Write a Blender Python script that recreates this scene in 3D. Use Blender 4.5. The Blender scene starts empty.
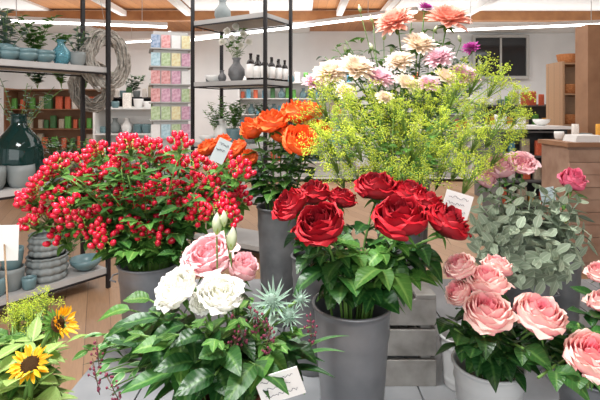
import bpy, math, random
from mathutils import Vector, Quaternion, Matrix
R = random.Random(7)
pi = math.pi
EYE = 1.5
TABLE = 0.72
sc = bpy.context.scene
col = sc.collection

def W(px, py, d):
    """world point for a sight line measured in the photo, at real depth d (metres)"""
    return Vector(((px-300)*d/450.0, d, EYE-(py-110)*d/450.0))

# ------------------------------------------------------------ materials
def mat(name, c0, c1=None, rough=.5, metal=0., trans=0., nscale=0, namt=0., vary=0., use_t=False, glass=0., bump=0., emit=0., stops=None, ior=1.45, coat=0., vein=0.):
    m = bpy.data.materials.new(name); m.use_nodes = True
    nt = m.node_tree; N = nt.nodes; L = nt.links
    b = N['Principled BSDF']; out = N['Material Output']
    b.inputs['Roughness'].default_value = rough
    b.inputs['Metallic'].default_value = metal
    b.inputs['IOR'].default_value = ior
    if coat: b.inputs['Coat Weight'].default_value = coat
    if glass: b.inputs['Transmission Weight'].default_value = glass
    c0 = tuple(c0)+(1,)
    c1 = (tuple(c1)+(1,)) if c1 else c0
    src = None
    if use_t:
        a = N.new('ShaderNodeAttribute'); a.attribute_name = 't'
        cr = N.new('ShaderNodeValToRGB')
        L.new(a.outputs['Fac'], cr.inputs['Fac'])
        cr.color_ramp.elements[0].color = c0
        cr.color_ramp.elements[1].color = c1
        if vein and not stops: stops=[(.22,c1[:3])]
        if stops:
            for p, c in stops:
                e = cr.color_ramp.elements.new(p); e.color = tuple(c)+(1,)
        src = cr.outputs['Color']
        if vein:
            s = N.new('ShaderNodeAttribute'); s.attribute_name = 's'
            def mth(op,x,y):
                k=N.new('ShaderNodeMath'); k.operation=op
                for i,q in enumerate((x,y)):
                    if q is None: continue
                    if isinstance(q,(int,float)): k.inputs[i].default_value=q
                    else: L.new(q,k.inputs[i])
                return k.outputs[0]
            v1=mth('MULTIPLY',a.outputs['Fac'],-.16); v2=mth('ADD',s.outputs['Fac'],v1); v3=mth('MULTIPLY',v2,7.0)
            v4=mth('FRACT',v3,None); v5=mth('PINGPONG',v4,.5); v6=mth('LESS_THAN',v5,.07)
            v7=mth('MULTIPLY',v6,vein)
            mixc=N.new('ShaderNodeMix'); mixc.data_type='RGBA'
            L.new(v7,mixc.inputs['Factor']); L.new(src,mixc.inputs['A']); mixc.inputs['B'].default_value=c0
            src=mixc.outputs['Result']
            bp=N.new('ShaderNodeBump'); bp.inputs['Strength'].default_value=.4; bp.inputs['Distance'].default_value=.002
            L.new(v5,bp.inputs['Height']); L.new(bp.outputs['Normal'],b.inputs['Normal'])
    elif c1 != c0:
        tc = N.new('ShaderNodeTexCoord'); n = N.new('ShaderNodeTexNoise')
        n.inputs['Scale'].default_value = nscale or 5
        n.inputs['Detail'].default_value = 4
        L.new(tc.outputs['Object'], n.inputs['Vector'])
        cr = N.new('ShaderNodeValToRGB')
        cr.color_ramp.elements[0].position = .35; cr.color_ramp.elements[1].position = .65
        cr.color_ramp.elements[0].color = c0; cr.color_ramp.elements[1].color = c1
        L.new(n.outputs['Fac'], cr.inputs['Fac'])
        src = cr.outputs['Color']
    if vary:
        oi = N.new('ShaderNodeObjectInfo'); mr = N.new('ShaderNodeMapRange')
        mr.inputs['To Min'].default_value = 1-vary; mr.inputs['To Max'].default_value = 1+vary
        L.new(oi.outputs['Random'], mr.inputs['Value'])
        h = N.new('ShaderNodeHueSaturation')
        L.new(mr.outputs['Result'], h.inputs['Value'])
        if src: L.new(src, h.inputs['Color'])
        else: h.inputs['Color'].default_value = c0
        src = h.outputs['Color']
    if src: L.new(src, b.inputs['Base Color'])
    else: b.inputs['Base Color'].default_value = c0
    if bump:
        tc = N.new('ShaderNodeTexCoord'); n = N.new('ShaderNodeTexNoise')
        n.inputs['Scale'].default_value = nscale or 30
        L.new(tc.outputs['Object'], n.inputs['Vector'])
        bp = N.new('ShaderNodeBump'); bp.inputs['Strength'].default_value = bump
        bp.inputs['Distance'].default_value = .01
        L.new(n.outputs['Fac'], bp.inputs['Height']); L.new(bp.outputs['Normal'], b.inputs['Normal'])
    if emit:
        b.inputs['Emission Color'].default_value = c0
        b.inputs['Emission Strength'].default_value = emit
    if trans:
        t = N.new('ShaderNodeBsdfTranslucent'); mx = N.new('ShaderNodeMixShader')
        mx.inputs['Fac'].default_value = trans
        if src: L.new(src, t.inputs['Color'])
        else: t.inputs['Color'].default_value = c0
        L.new(b.outputs['BSDF'], mx.inputs[1]); L.new(t.outputs['BSDF'], mx.inputs[2])
        L.new(mx.outputs['Shader'], out.inputs['Surface'])
    return m

def plank_mat(name, a, b_, plank_w=.12, plank_l=1.2, rot=0., gap=(.05,.04,.03), rough=.5):
    m = bpy.data.materials.new(name); m.use_nodes = True
    nt = m.node_tree; N = nt.nodes; L = nt.links; b = N['Principled BSDF']
    tc = N.new('ShaderNodeTexCoord'); mp = N.new('ShaderNodeMapping')
    mp.inputs['Rotation'].default_value = (0, 0, rot)
    L.new(tc.outputs['Object'], mp.inputs['Vector'])
    br = N.new('ShaderNodeTexBrick')
    br.inputs['Color1'].default_value = tuple(a)+(1,); br.inputs['Color2'].default_value = tuple(b_)+(1,)
    br.inputs['Mortar'].default_value = tuple(gap)+(1,)
    br.inputs['Scale'].default_value = 1; br.inputs['Mortar Size'].default_value = .002
    br.inputs['Brick Width'].default_value = plank_l; br.inputs['Row Height'].default_value = plank_w
    L.new(mp.outputs['Vector'], br.inputs['Vector'])
    n = N.new('ShaderNodeTexNoise'); n.inputs['Scale'].default_value = 8; n.inputs['Detail'].default_value = 6
    mp2 = N.new('ShaderNodeMapping'); mp2.inputs['Scale'].default_value = (1, 9, 9)
    L.new(mp.outputs['Vector'], mp2.inputs['Vector']); L.new(mp2.outputs['Vector'], n.inputs['Vector'])
    mr = N.new('ShaderNodeMapRange'); mr.inputs['To Min'].default_value = .75; mr.inputs['To Max'].default_value = 1.2
    L.new(n.outputs['Fac'], mr.inputs['Value'])
    h = N.new('ShaderNodeHueSaturation'); L.new(br.outputs['Color'], h.inputs['Color']); L.new(mr.outputs['Result'], h.inputs['Value'])
    L.new(h.outputs['Color'], b.inputs['Base Color']); b.inputs['Roughness'].default_value = rough
    return m

M = {}
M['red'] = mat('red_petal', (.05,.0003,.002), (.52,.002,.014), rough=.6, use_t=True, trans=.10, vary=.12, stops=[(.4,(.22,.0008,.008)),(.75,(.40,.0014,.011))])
M['orange'] = mat('orange_petal', (.78,.07,.01), (1.,.20,.04), rough=.5, use_t=True, trans=.28, vary=.12)
M['pink'] = mat('pink_petal', (.82,.12,.22), (.96,.62,.57), rough=.5, use_t=True, trans=.34, vary=.05, stops=[(.25,(.93,.27,.36)),(.6,(.98,.58,.55)),(.85,(.99,.78,.70))])
M['deeppink'] = mat('deep_pink_petal', (.60,.03,.12), (.95,.24,.36), rough=.5, use_t=True, trans=.28)
M['lightpink'] = mat('light_pink_petal', (.85,.32,.38), (.97,.68,.70), rough=.5, use_t=True, trans=.32, vary=.08)
M['white'] = mat('white_petal', (.60,.70,.30), (.96,.95,.92), rough=.5, use_t=True, trans=.4, stops=[(.12,(.92,.92,.82))])
M['cream'] = mat('cream_petal', (.90,.66,.38), (.96,.89,.80), rough=.5, use_t=True, trans=.3, vary=.05)
M['peach'] = mat('peach_petal', (.92,.27,.16), (.97,.58,.48), rough=.5, use_t=True, trans=.3, vary=.05)
M['blush'] = mat('blush_petal', (.84,.36,.50), (.95,.76,.80), rough=.5, use_t=True, trans=.3, vary=.05)
M['magenta'] = mat('magenta_petal', (.35,.03,.2), (.55,.08,.4), rough=.5, use_t=True, trans=.2)
M['sun'] = mat('sunflower_petal', (.95,.40,.01), (1.,.66,.02), rough=.5, use_t=True, trans=.3)
M['disc'] = mat('sunflower_disc', (.04,.015,.006), (.16,.08,.02), rough=.9, nscale=60, bump=.5)
M['leaf'] = mat('rose_leaf', (.11,.24,.055), (.030,.115,.022), rough=.42, use_t=True, trans=.18, vary=.35, vein=.25)
M['leafdark'] = mat('dark_leaf', (.06,.16,.035), (.012,.062,.013), rough=.36, use_t=True, trans=.12, vary=.35, vein=.25)
M['leafmid'] = mat('fresh_leaf', (.20,.36,.08), (.070,.20,.032), rough=.45, use_t=True, trans=.25, vary=.3, vein=.25)
M['leafpale'] = mat('pale_leaf', (.5,.6,.25), (.28,.44,.11), rough=.5, use_t=True, trans=.25, vary=.2, vein=.25)
M['grey'] = mat('grey_green_leaf', (.42,.48,.37), (.45,.51,.39), rough=.65, use_t=True, trans=.12, vary=.3, stops=[(.2,(.26,.33,.23)),(.85,(.29,.36,.26))])
M['euc'] = mat('eucalyptus_leaf', (.16,.24,.2), (.22,.31,.26), rough=.6, use_t=True, trans=.1, vary=.2)
M['varieg'] = mat('variegated_leaf', (.07,.22,.05), (.45,.58,.30), rough=.45, use_t=True, trans=.15, stops=[(.7,(.08,.24,.06))])
M['stem'] = mat('green_stem', (.08,.18,.035), (.13,.25,.05), rough=.5, nscale=20)
M['stalk'] = mat('lime_stalk', (.18,.31,.06), (.26,.40,.08), rough=.5, nscale=20)
M['woodstem'] = mat('woody_stem', (.12,.07,.04), (.2,.13,.07), rough=.8, nscale=20)
M['berry'] = mat('red_berry', (.38,.002,.018), (.78,.014,.05), rough=.2, use_t=True, vary=.22, coat=.5)
M['maroon'] = mat('maroon_berry', (.14,.02,.05), (.30,.06,.11), rough=.5, use_t=True)
M['sepal'] = mat('lime_sepal', (.34,.46,.09), rough=.5, trans=.2)
M['alch'] = mat('lime_yellow_blossom', (.50,.64,.05), (.80,.85,.13), rough=.6, use_t=True, trans=.35, vary=.18)
M['thistle'] = mat('silver_green_bract', (.22,.38,.26), (.42,.56,.48), rough=.5, use_t=True, trans=.2)
M['budgreen'] = mat('pale_bud', (.35,.5,.15), (.85,.86,.72), rough=.5, use_t=True, trans=.2)
M['zinc'] = mat('zinc', (.19,.20,.215), (.30,.31,.325), rough=.42, metal=.55, nscale=7, bump=.12)
M['zincdark'] = mat('zinc_dull', (.12,.125,.13), (.20,.205,.21), rough=.55, metal=.4, nscale=12, bump=.1)
M['whitepail'] = mat('white_enamel', (.45,.46,.46), (.57,.57,.56), rough=.35, nscale=4)
M['maroonpot'] = mat('dark_red_ceramic', (.10,.03,.02), (.16,.05,.03), rough=.4, nscale=6)
M['black'] = mat('black_powder_coat', (.012,.012,.014), rough=.45)
M['greyshelf'] = mat('grey_shelf_board', (.36,.36,.35), (.45,.45,.44), rough=.6, nscale=3)
M['darkunit'] = mat('dark_grey_laminate', (.10,.105,.11), (.14,.145,.15), rough=.5, nscale=3)
M['ceram'] = mat('teal_grey_ceramic', (.12,.21,.23), (.16,.26,.28), rough=.3, nscale=5)
M['ceramg'] = mat('grey_ceramic', (.17,.20,.20), (.24,.27,.27), rough=.5, nscale=5)
M['ceramw'] = mat('white_ceramic', (.80,.80,.78), rough=.35)
M['glassg'] = mat('dark_green_glass', (.008,.040,.036), rough=.05, glass=.35)
M['glassb'] = mat('blue_glass', (.25,.6,.7), rough=.05, glass=.7)
M['bottle'] = mat('dark_bottle_glass', (.015,.012,.012), rough=.1)
M['paper'] = mat('white_paper', (.85,.85,.83), rough=.8)
M['tagblue'] = mat('pale_blue_card', (.6,.72,.76), rough=.7)
M['tagteal'] = mat('pale_teal_card', (.50,.56,.56), rough=.7)
M['ink'] = mat('dark_ink', (.06,.06,.09), rough=.8)
M['wood'] = plank_mat('warm_wood', (.48,.30,.17), (.42,.25,.14), .14, 2.2)
M['woodend'] = mat('brown_wood_panel', (.22,.11,.055), (.30,.16,.085), rough=.55, nscale=4)
M['woodfront'] = mat('rosy_wood_panel', (.34,.21,.15), (.46,.31,.23), rough=.65, nscale=6, bump=.3)
M['woodfront2'] = mat('rosy_wood_panel_dark', (.26,.16,.11), (.37,.25,.18), rough=.65, nscale=6, bump=.3)
M['crate'] = mat('weathered_grey_wood', (.19,.18,.165), (.33,.32,.30), rough=.85, nscale=14, bump=.3)
M['twig'] = mat('grey_twig', (.26,.24,.21), (.46,.43,.38), rough=.9, nscale=20)
M['basket'] = mat('wicker', (.45,.16,.05), (.6,.26,.1), rough=.8, nscale=50, bump=.5)
M['steel'] = mat('white_wire', (.7,.7,.7), rough=.4)
for i, c in enumerate([(.62,.22,.22),(.30,.52,.60),(.75,.62,.30),(.35,.50,.22),(.80,.80,.77),(.55,.25,.38),(.16,.26,.42)]):
    M['card%d'%i] = mat('printed_card_%d'%i, c, tuple(min(.85,.35+x*.8) for x in c), rough=.5, nscale=32)
for i, c in enumerate([(.10,.30,.06),(.55,.12,.06),(.65,.6,.55),(.68,.32,.05),(.05,.14,.05),(.4,.35,.27),(.10,.28,.38)]):
    M['goods%d'%i] = mat('goods_%d'%i, c, tuple(min(1,x*1.6) for x in c), rough=.5, nscale=15)

# ------------------------------------------------------------ mesh builder
class MB:
    def __init__(s): s.v=[]; s.f=[]; s.t=[]; s.m=[]; s.sd={}
    def grid(s, fn, nu, nv, mi=0, closed=False, vs=False):
        b=len(s.v); cu = nu if closed else nu+1
        for j in range(nv+1):
            for i in range(cu):
                p,t = fn(i/nu, j/nv)
                if vs: s.sd[len(s.v)]=j/nv
                s.v.append(tuple(p)); s.t.append(t)
        for j in range(nv):
            for i in range(nu):
                i2=(i+1)%cu if closed else i+1
                s.f.append((b+j*cu+i, b+j*cu+i2, b+(j+1)*cu+i2, b+(j+1)*cu+i)); s.m.append(mi)
    def tube(s, pts, rad, n=5, mi=0, t=.5):
        pts=[Vector(p) for p in pts]
        if not isinstance(rad,(list,tuple)): rad=[rad]*len(pts)
        b=len(s.v); up=None
        for k,p in enumerate(pts):
            d=(pts[min(k+1,len(pts)-1)]-pts[max(k-1,0)])
            if d.length<1e-9: d=Vector((0,0,1))
            d.normalize()
            if up is None: up = d.orthogonal().normalized()
            up=(up-d*up.dot(d))
            up = up.normalized() if up.length>1e-6 else d.orthogonal().normalized()
            sd=d.cross(up)
            for i in range(n):
                a=2*pi*i/n; q=p+(up*math.cos(a)+sd*math.sin(a))*rad[k]
                s.v.append(tuple(q)); s.t.append(t)
        for k in range(len(pts)-1):
            for i in range(n):
                i2=(i+1)%n
                s.f.append((b+k*n+i,b+k*n+i2,b+(k+1)*n+i2,b+(k+1)*n+i)); s.m.append(mi)
        s.f.append(tuple(b+i for i in range(n))[::-1]); s.m.append(mi)
        e=b+(len(pts)-1)*n
        s.f.append(tuple(e+i for i in range(n))); s.m.append(mi)
    def lathe(s, prof, n=32, mi=0, c=(0,0,0), fold=None):
        def fn(u,v):
            k=v*(len(prof)-1); i=min(int(round(k)),len(prof)-1)
            r,z=prof[i]; a=2*pi*u
            if fold: r=r*(1+fold*math.cos(a*14))
            return (c[0]+r*math.cos(a), c[1]+r*math.sin(a), c[2]+z), i/(len(prof)-1)
        s.grid(fn, n, len(prof)-1, mi, True)
    def ell(s, c, r, nu=8, nv=5, mi=0, q=None):
        c=Vector(c)
        if not isinstance(r,(tuple,list)): r=(r,r,r)
        def fn(u,v):
            a=2*pi*u; b=pi*(v-.5)*.998
            p=Vector((r[0]*math.cos(a)*math.cos(b), r[1]*math.sin(a)*math.cos(b), r[2]*math.sin(b)))
            if q: p=q@p
            return c+p, v
        s.grid(fn, nu, nv, mi, True)
    def box(s, a, b, mi=0, M4=None):
        k=len(s.v)
        for z in (a[2],b[2]):
            for x,y in ((a[0],a[1]),(b[0],a[1]),(b[0],b[1]),(a[0],b[1])):
                p=Vector((x,y,z)); p = M4@p if M4 else p
                s.v.append(tuple(p)); s.t.append(.5)
        for f in ((3,2,1,0),(4,5,6,7),(0,1,5,4),(1,2,6,5),(2,3,7,6),(3,0,4,7)):
            s.f.append(tuple(k+i for i in f)); s.m.append(mi)
    def leaf(s, o, d, up, L, Wd, droop=.3, fold=.25, n=6, mi=0, point=.8, wave=0., pw=.95):
        o=Vector(o); d=Vector(d).normalized(); up=Vector(up)
        side=d.cross(up)
        side = side.normalized() if side.length>1e-4 else d.orthogonal().normalized()
        nr=side.cross(d)
        def fn(u,v):
            uu=(u-.5)*2
            w=Wd*.5*(max(0,math.sin(pi*min(1,v**point)))**pw)+.0004
            c=o+d*L*v*(1-.15*droop*v)+Vector((0,0,-1))*droop*L*v*v
            return c+side*uu*w+nr*(fold*abs(uu)*w + wave*w*math.sin(v*9+uu*2)), abs(uu)
        s.grid(fn, 4, n, mi, vs=True)
    def star(s, c, r, mi=0, t=.5):
        b=len(s.v); c=Vector(c)
        q=Quaternion((R.random(),R.random(),R.random(),R.random()+.01)).normalized()
        for p in ((1,0,0),(0,1,0),(-1,0,0),(0,-1,0),(0,0,.6),(0,0,-.6)):
            s.v.append(tuple(c+(q@Vector(p))*r)); s.t.append(t)
        for f in ((0,1,4),(1,2,4),(2,3,4),(3,0,4),(1,0,5),(2,1,5),(3,2,5),(0,3,5)):
            s.f.append(tuple(b+i for i in f)); s.m.append(mi)
    def mesh(s, name, mats, smooth=True):
        me=bpy.data.meshes.new(name); me.from_pydata(s.v,[],s.f)
        for m in mats: me.materials.append(M[m] if isinstance(m,str) else m)
        me.polygons.foreach_set('material_index', s.m)
        me.polygons.foreach_set('use_smooth',[smooth]*len(s.f))
        at=me.attributes.new('t','FLOAT','POINT'); at.data.foreach_set('value', s.t)
        if s.sd:
            a2=me.attributes.new('s','FLOAT','POINT'); a2.data.foreach_set('value',[s.sd.get(i,.5) for i in range(len(s.v))])
        me.update(); return me

def thing(name, label, cat, loc=(0,0,0), me=None, group=None, rot=None, scale=None, kind=None):
    o=bpy.data.objects.new(name, me); col.objects.link(o)
    o.location=loc
    if rot is not None:
        if isinstance(rot,Quaternion): o.rotation_mode='QUATERNION'; o.rotation_quaternion=rot
        else: o.rotation_euler=rot
    if scale is not None: o.scale=(scale,)*3 if not hasattr(scale,'__len__') else scale
    if me is None: o.empty_display_size=.02
    if kind=='structure': o['kind']='structure'
    if label: o['label']=label
    if cat: o['category']=cat
    if group: o['group']=group
    return o
def part(name, me, parent, loc=(0,0,0), rot=None, scale=None, label=None):
    o=bpy.data.objects.new(name, me); col.objects.link(o); o.parent=parent; o.location=loc
    if rot is not None:
        if isinstance(rot,Quaternion): o.rotation_mode='QUATERNION'; o.rotation_quaternion=rot
        else: o.rotation_euler=rot
    if scale is not None: o.scale=(scale,)*3 if not hasattr(scale,'__len__') else scale
    if label: o['label']=label
    return o
def zto(d, spin=0.):
    d=Vector(d).normalized()
    return Vector((0,0,1)).rotation_difference(d) @ Quaternion((0,0,1),spin)
def bevel(o,w=.004):
    m=o.modifiers.new('bevel','BEVEL'); m.width=w; m.segments=2; m.limit_method='ANGLE'; return o

# ------------------------------------------------------------ blooms (unit radius)
ROSE=[(.06,1.16,2.6,2,0.0),(.13,1.23,1.9,3,.0),(.22,1.28,1.5,3,.03),(.32,1.31,1.35,3,.06),(.43,1.32,1.25,4,.10),(.56,1.28,1.1,5,.17),(.70,1.18,1.05,5,.27),(.80,1.02,1.0,5,.42),(.84,.80,.9,3,.6)]
HALF=[(.10,1.4,2.6,2,0.0),(.20,1.42,1.6,3,.03),(.32,1.4,1.4,3,.07),(.45,1.33,1.25,4,.13),(.57,1.2,1.15,4,.25),(.66,1.0,1.05,4,.45)]
LISI=[(.08,.70,2.2,3,.05),(.20,.82,1.5,3,.1),(.34,.88,1.3,4,.2),(.50,.90,1.15,4,.3),(.64,.86,1.1,5,.42),(.76,.72,1.05,5,.6)]
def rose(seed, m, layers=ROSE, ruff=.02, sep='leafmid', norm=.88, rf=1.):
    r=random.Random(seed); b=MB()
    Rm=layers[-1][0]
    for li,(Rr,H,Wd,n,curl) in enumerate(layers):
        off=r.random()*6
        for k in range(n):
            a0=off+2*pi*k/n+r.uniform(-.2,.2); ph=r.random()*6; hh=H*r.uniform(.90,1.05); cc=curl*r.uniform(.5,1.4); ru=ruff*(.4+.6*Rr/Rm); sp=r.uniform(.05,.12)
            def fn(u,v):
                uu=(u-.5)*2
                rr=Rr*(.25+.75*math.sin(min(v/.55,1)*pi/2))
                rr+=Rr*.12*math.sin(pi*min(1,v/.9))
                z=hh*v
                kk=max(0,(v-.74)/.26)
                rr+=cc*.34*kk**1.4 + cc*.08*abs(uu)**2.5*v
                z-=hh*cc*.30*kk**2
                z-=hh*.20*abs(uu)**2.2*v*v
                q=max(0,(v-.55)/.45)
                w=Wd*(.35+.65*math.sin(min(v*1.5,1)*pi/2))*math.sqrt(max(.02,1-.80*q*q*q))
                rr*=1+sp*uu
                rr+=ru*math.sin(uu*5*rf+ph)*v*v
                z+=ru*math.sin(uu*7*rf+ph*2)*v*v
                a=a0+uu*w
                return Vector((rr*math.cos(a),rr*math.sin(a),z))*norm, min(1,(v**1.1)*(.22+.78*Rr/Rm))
            b.grid(fn,11,11,0)
    b.ell((0,0,-.02),(.2,.2,.17),8,5,1)
    for k in range(5):
        a=2*pi*k/5
        b.leaf((.1*math.cos(a),.1*math.sin(a),-.02),(math.cos(a),math.sin(a),-.1),(0,0,1),.6,.18,.35,.2,5,1,.5)
    return b.mesh('rose_bloom',[m,sep])
def dahlia(seed, m, n=100, wd=.30):
    r=random.Random(seed); b=MB()
    for i in range(n):
        f=i/n; a=i*2.39996+r.uniform(-.12,.12); ph=.1+f*1.6+r.uniform(-.07,.07)
        L=.42+.55*min(1,f*1.4)*r.uniform(.8,1.1)
        d=Vector((math.sin(ph)*math.cos(a),math.sin(ph)*math.sin(a),math.cos(ph)))
        up=Vector((-math.cos(ph)*math.cos(a),-math.cos(ph)*math.sin(a),math.sin(ph)))
        b2=len(b.t)
        b.leaf(d*.05+Vector((0,0,.3)),d,up,L,wd,.0,.45,6,0,1.35,.05,.75)
        for k in range(b2,len(b.t)):
            j=(k-b2)//5; b.t[k]=min(1,(j/6)*.7+.4*f)
    for k in range(7):
        a=2*pi*k/7
        b.leaf((0,0,.05),(math.cos(a),math.sin(a),-.1),(0,0,1),.5,.2,.1,.2,4,1)
    return b.mesh('dahlia_bloom',[m,'leafmid'])
def sunflower(seed,lift=.15):
    r=random.Random(seed); b=MB()
    for row in range(2):
        for k in range(17):
            a=2*pi*(k+.5*row)/17+r.uniform(-.14,.14)
            d=Vector((math.cos(a),math.sin(a),lift+.28*row+r.uniform(-.2,.3)))
            b.leaf(d*.36,d,(r.uniform(-.3,.3),r.uniform(-.3,.3),1),.66*r.uniform(.65,1.1),.2,r.uniform(-.15,.3),.35,6,0,.9,.12)
    me=b.mesh('sunflower_petals',['sun'])
    c=MB()
    c.ell((0,0,.03),(.44,.44,.14),24,8,0)
    for i in range(170):
        rr=.42*math.sqrt(i/170); a=i*2.39996
        z=.03+.14*math.sqrt(max(0,1-(rr/.44)**2))
        c.ell((rr*math.cos(a),rr*math.sin(a),z),(.022,.022,.045),5,4,0)
    me2=c.mesh('sunflower_disc',['disc'])
    g=MB()
    for k in range(16):
        a=2*pi*k/16
        g.leaf((.2*math.cos(a),.2*math.sin(a),-.1),(math.cos(a),math.sin(a),-.05),(0,0,1),.7,.26,.1,.2,4,0)
    g.ell((0,0,-.12),(.3,.3,.12),12,6,0)
    return me,me2,g.mesh('sunflower_sepals',['leafmid'])
def budmesh(m='budgreen'):
    b=MB()
    def fn(u,v):
        a=2*pi*u+v*2.2; r=.42*math.sin(pi*min(.98,(.06+v*.92))**.9)*(1+.1*math.cos(3*2*pi*u))
        return Vector((r*math.cos(a),r*math.sin(a),v*1.9)), v
    b.grid(fn,14,10,0,True)
    for k in range(5):
        a=2*pi*k/5; b.leaf((.1*math.cos(a),.1*math.sin(a),0),(math.cos(a)*.6,math.sin(a)*.6,1),(0,0,1),.9,.16,.0,.2,4,1)
    return b.mesh('flower_bud',[m,'sepal'])
def thistle():
    b=MB(); r=random.Random(3)
    for k in range(18):
        a=2*pi*k/18; rr=r.uniform(.85,1.1)
        b.leaf((0,0,0),(math.cos(a),math.sin(a),.35+.3*(k%2)),(0,0,1),rr,.11,.0,.4,5,0,.6)
    b.ell((0,0,.3),(.22,.22,.34),10,8,0)
    for i in range(60):
        f=i/60; a=i*2.4; ph=f*1.9
        d=Vector((math.sin(ph)*math.cos(a),math.sin(ph)*math.sin(a),math.cos(ph)))
        b.leaf(Vector((0,0,.3))+d*.2,d,(0,0,1) if ph>.2 else (1,0,0),.2,.05,0,.2,2,0)
    return b.mesh('thistle_head',['thistle'])
BL={}
for i in range(3):
    BL['red',i]=rose(10+i,'red',ruff=.035); BL['orange',i]=rose(20+i,'orange',HALF if i==2 else ROSE,.045)
    BL['pink',i]=rose(30+i,'pink',ruff=.035); BL['lisi',i]=rose(40+i,'white',LISI,.055,norm=.88,rf=1.7)
BL['lightpink',0]=rose(50,'lightpink',HALF,.04); BL['lightpink',1]=rose(51,'lightpink',LISI,.05,norm=.9,rf=1.4)
for k in ('cream','peach','blush'):
    BL[k,0]=dahlia(60,k); BL[k,1]=dahlia(63,k,84,.36)
BL['magenta',0]=BL['magenta',1]=dahlia(70,'magenta',60,.25)
SUN=sunflower(80); SUN2=sunflower(84,.55); BUD=budmesh(); THI=thistle()
PINKBUD=rose(90,'deeppink',HALF,.03)

# ------------------------------------------------------------ vessels
def bucket(name, label, px, d, rim_z, r_top, r_bot, base=TABLE, m='zinc', ears=False, ribs=(.18,.82), cat='bucket', X=None):
    x=(px-300)*d/450 if X is None else X
    h=rim_z-base; b=MB(); prof=[(0,0),(r_bot*.96,0),(r_bot,.004)]
    for i in range(1,24):
        f=i/24; r=r_bot+(r_top-r_bot)*f
        for rb in ribs:
            if abs(f-rb)<.021: r+=.0025
        prof.append((r,h*f))
    t=.0025
    prof+= [(r_top,h-.004),(r_top+.004,h-.002),(r_top+.005,h+.002),(r_top+.002,h+.005),(r_top-t,h+.003),(r_top-t,h-.006),(r_bot-t,.01),(0,.01)]
    b.lathe(prof,40)
    if ears:
        for s in (-1,1):
            b.tube([(s*(r_top+.001),-.03,h*.80),(s*(r_top+.02),-.03,h*.82),(s*(r_top+.024),0,h*.84),(s*(r_top+.02),.03,h*.82),(s*(r_top+.001),.03,h*.80)],.003,6)
    thing(name,label,cat,(x,d,base),b.mesh(name,[m]))
    return dict(c=Vector((x,d,base)), rim=Vector((x,d,rim_z)), rt=r_top, rb=r_bot)

V_rose=bucket('flower_bucket','tall tapered zinc bucket holding the red roses',352,1.0,1.07,.085,.06)
V_berry=bucket('flower_bucket','low wide zinc bucket holding the red berry branches',150,1.5,.993,.1,.08,ears=True)
V_orange=bucket('flower_bucket','tall dull zinc bucket holding the orange roses',281,1.68,1.14,.088,.07,m='zincdark')
V_small=bucket('flower_bucket','narrow zinc bucket with spare red roses',312,1.36,1.06,.06,.048,m='zincdark')
V_grey=bucket('flower_bucket','light grey zinc bucket holding grey-green foliage',525,1.4,.985,.07,.055,ears=True)
V_pink=bucket('flower_bucket','white enamel bucket holding pink roses',488,1.02,.925,.075,.06,m='whitepail')
V_pink2=bucket('flower_bucket','zinc bucket holding large pink roses',598,.98,.93,.08,.062)
V_sun=bucket('flower_bucket','zinc bucket holding sunflowers and pale foliage',15,.72,.98,.08,.06)
V_mix=bucket('flower_pot','dark red ceramic pot with the mixed white bouquet',232,.86,.965,.06,.05,m='maroonpot',ribs=(),cat='flower pot')
V_dahl=bucket('flower_bucket','tall zinc bucket with cream and peach dahlias',405,1.88,1.2,.1,.08,m='zincdark')
V_cream=bucket('flower_bucket','zinc bucket with small cream and pink blooms',505,1.82,1.02,.07,.055,m='zincdark')
V_blue=bucket('flower_bucket','dark zinc bucket with single pink rose',560,1.62,1.0,.07,.055,m='zincdark')

# ------------------------------------------------------------ flower helper
def stempath(v, tip, k=7):
    rim=v['rim']; c=v['c']; h=(tip-rim); hz=Vector((h.x,h.y,0))
    dirn=hz.normalized() if hz.length>1e-4 else Vector((1,0,0))
    f=min(1,hz.length/.12)
    jit=Vector((R.uniform(-1,1),R.uniform(-1,1),0))*.25
    rp=rim+(dirn*f*.62+jit)*(v['rt']*.8)
    q=(rp-rim)
    if q.length>v['rt']*.78: q=q.normalized()*v['rt']*.78
    rp=rim+q
    bp=c+Vector((0,0,.014))-q*.5*v['rb']/v['rt']
    ctl=rp+(rp-bp).normalized()*.45*(tip-rp).length+Vector((0,0,.02))
    pts=[bp,bp.lerp(rp,.5)]
    for i in range(k+1):
        t=i/k; pts.append(rp*(1-t)**2+ctl*2*t*(1-t)+tip*t*t)
    return pts
def along(pts,i0,s):
    L=pts[i0:]; k=s*(len(L)-1); i=min(int(k),len(L)-2); f=k-i
    return L[i].lerp(L[i+1],f),(L[i+1]-L[i]).normalized()
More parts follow.
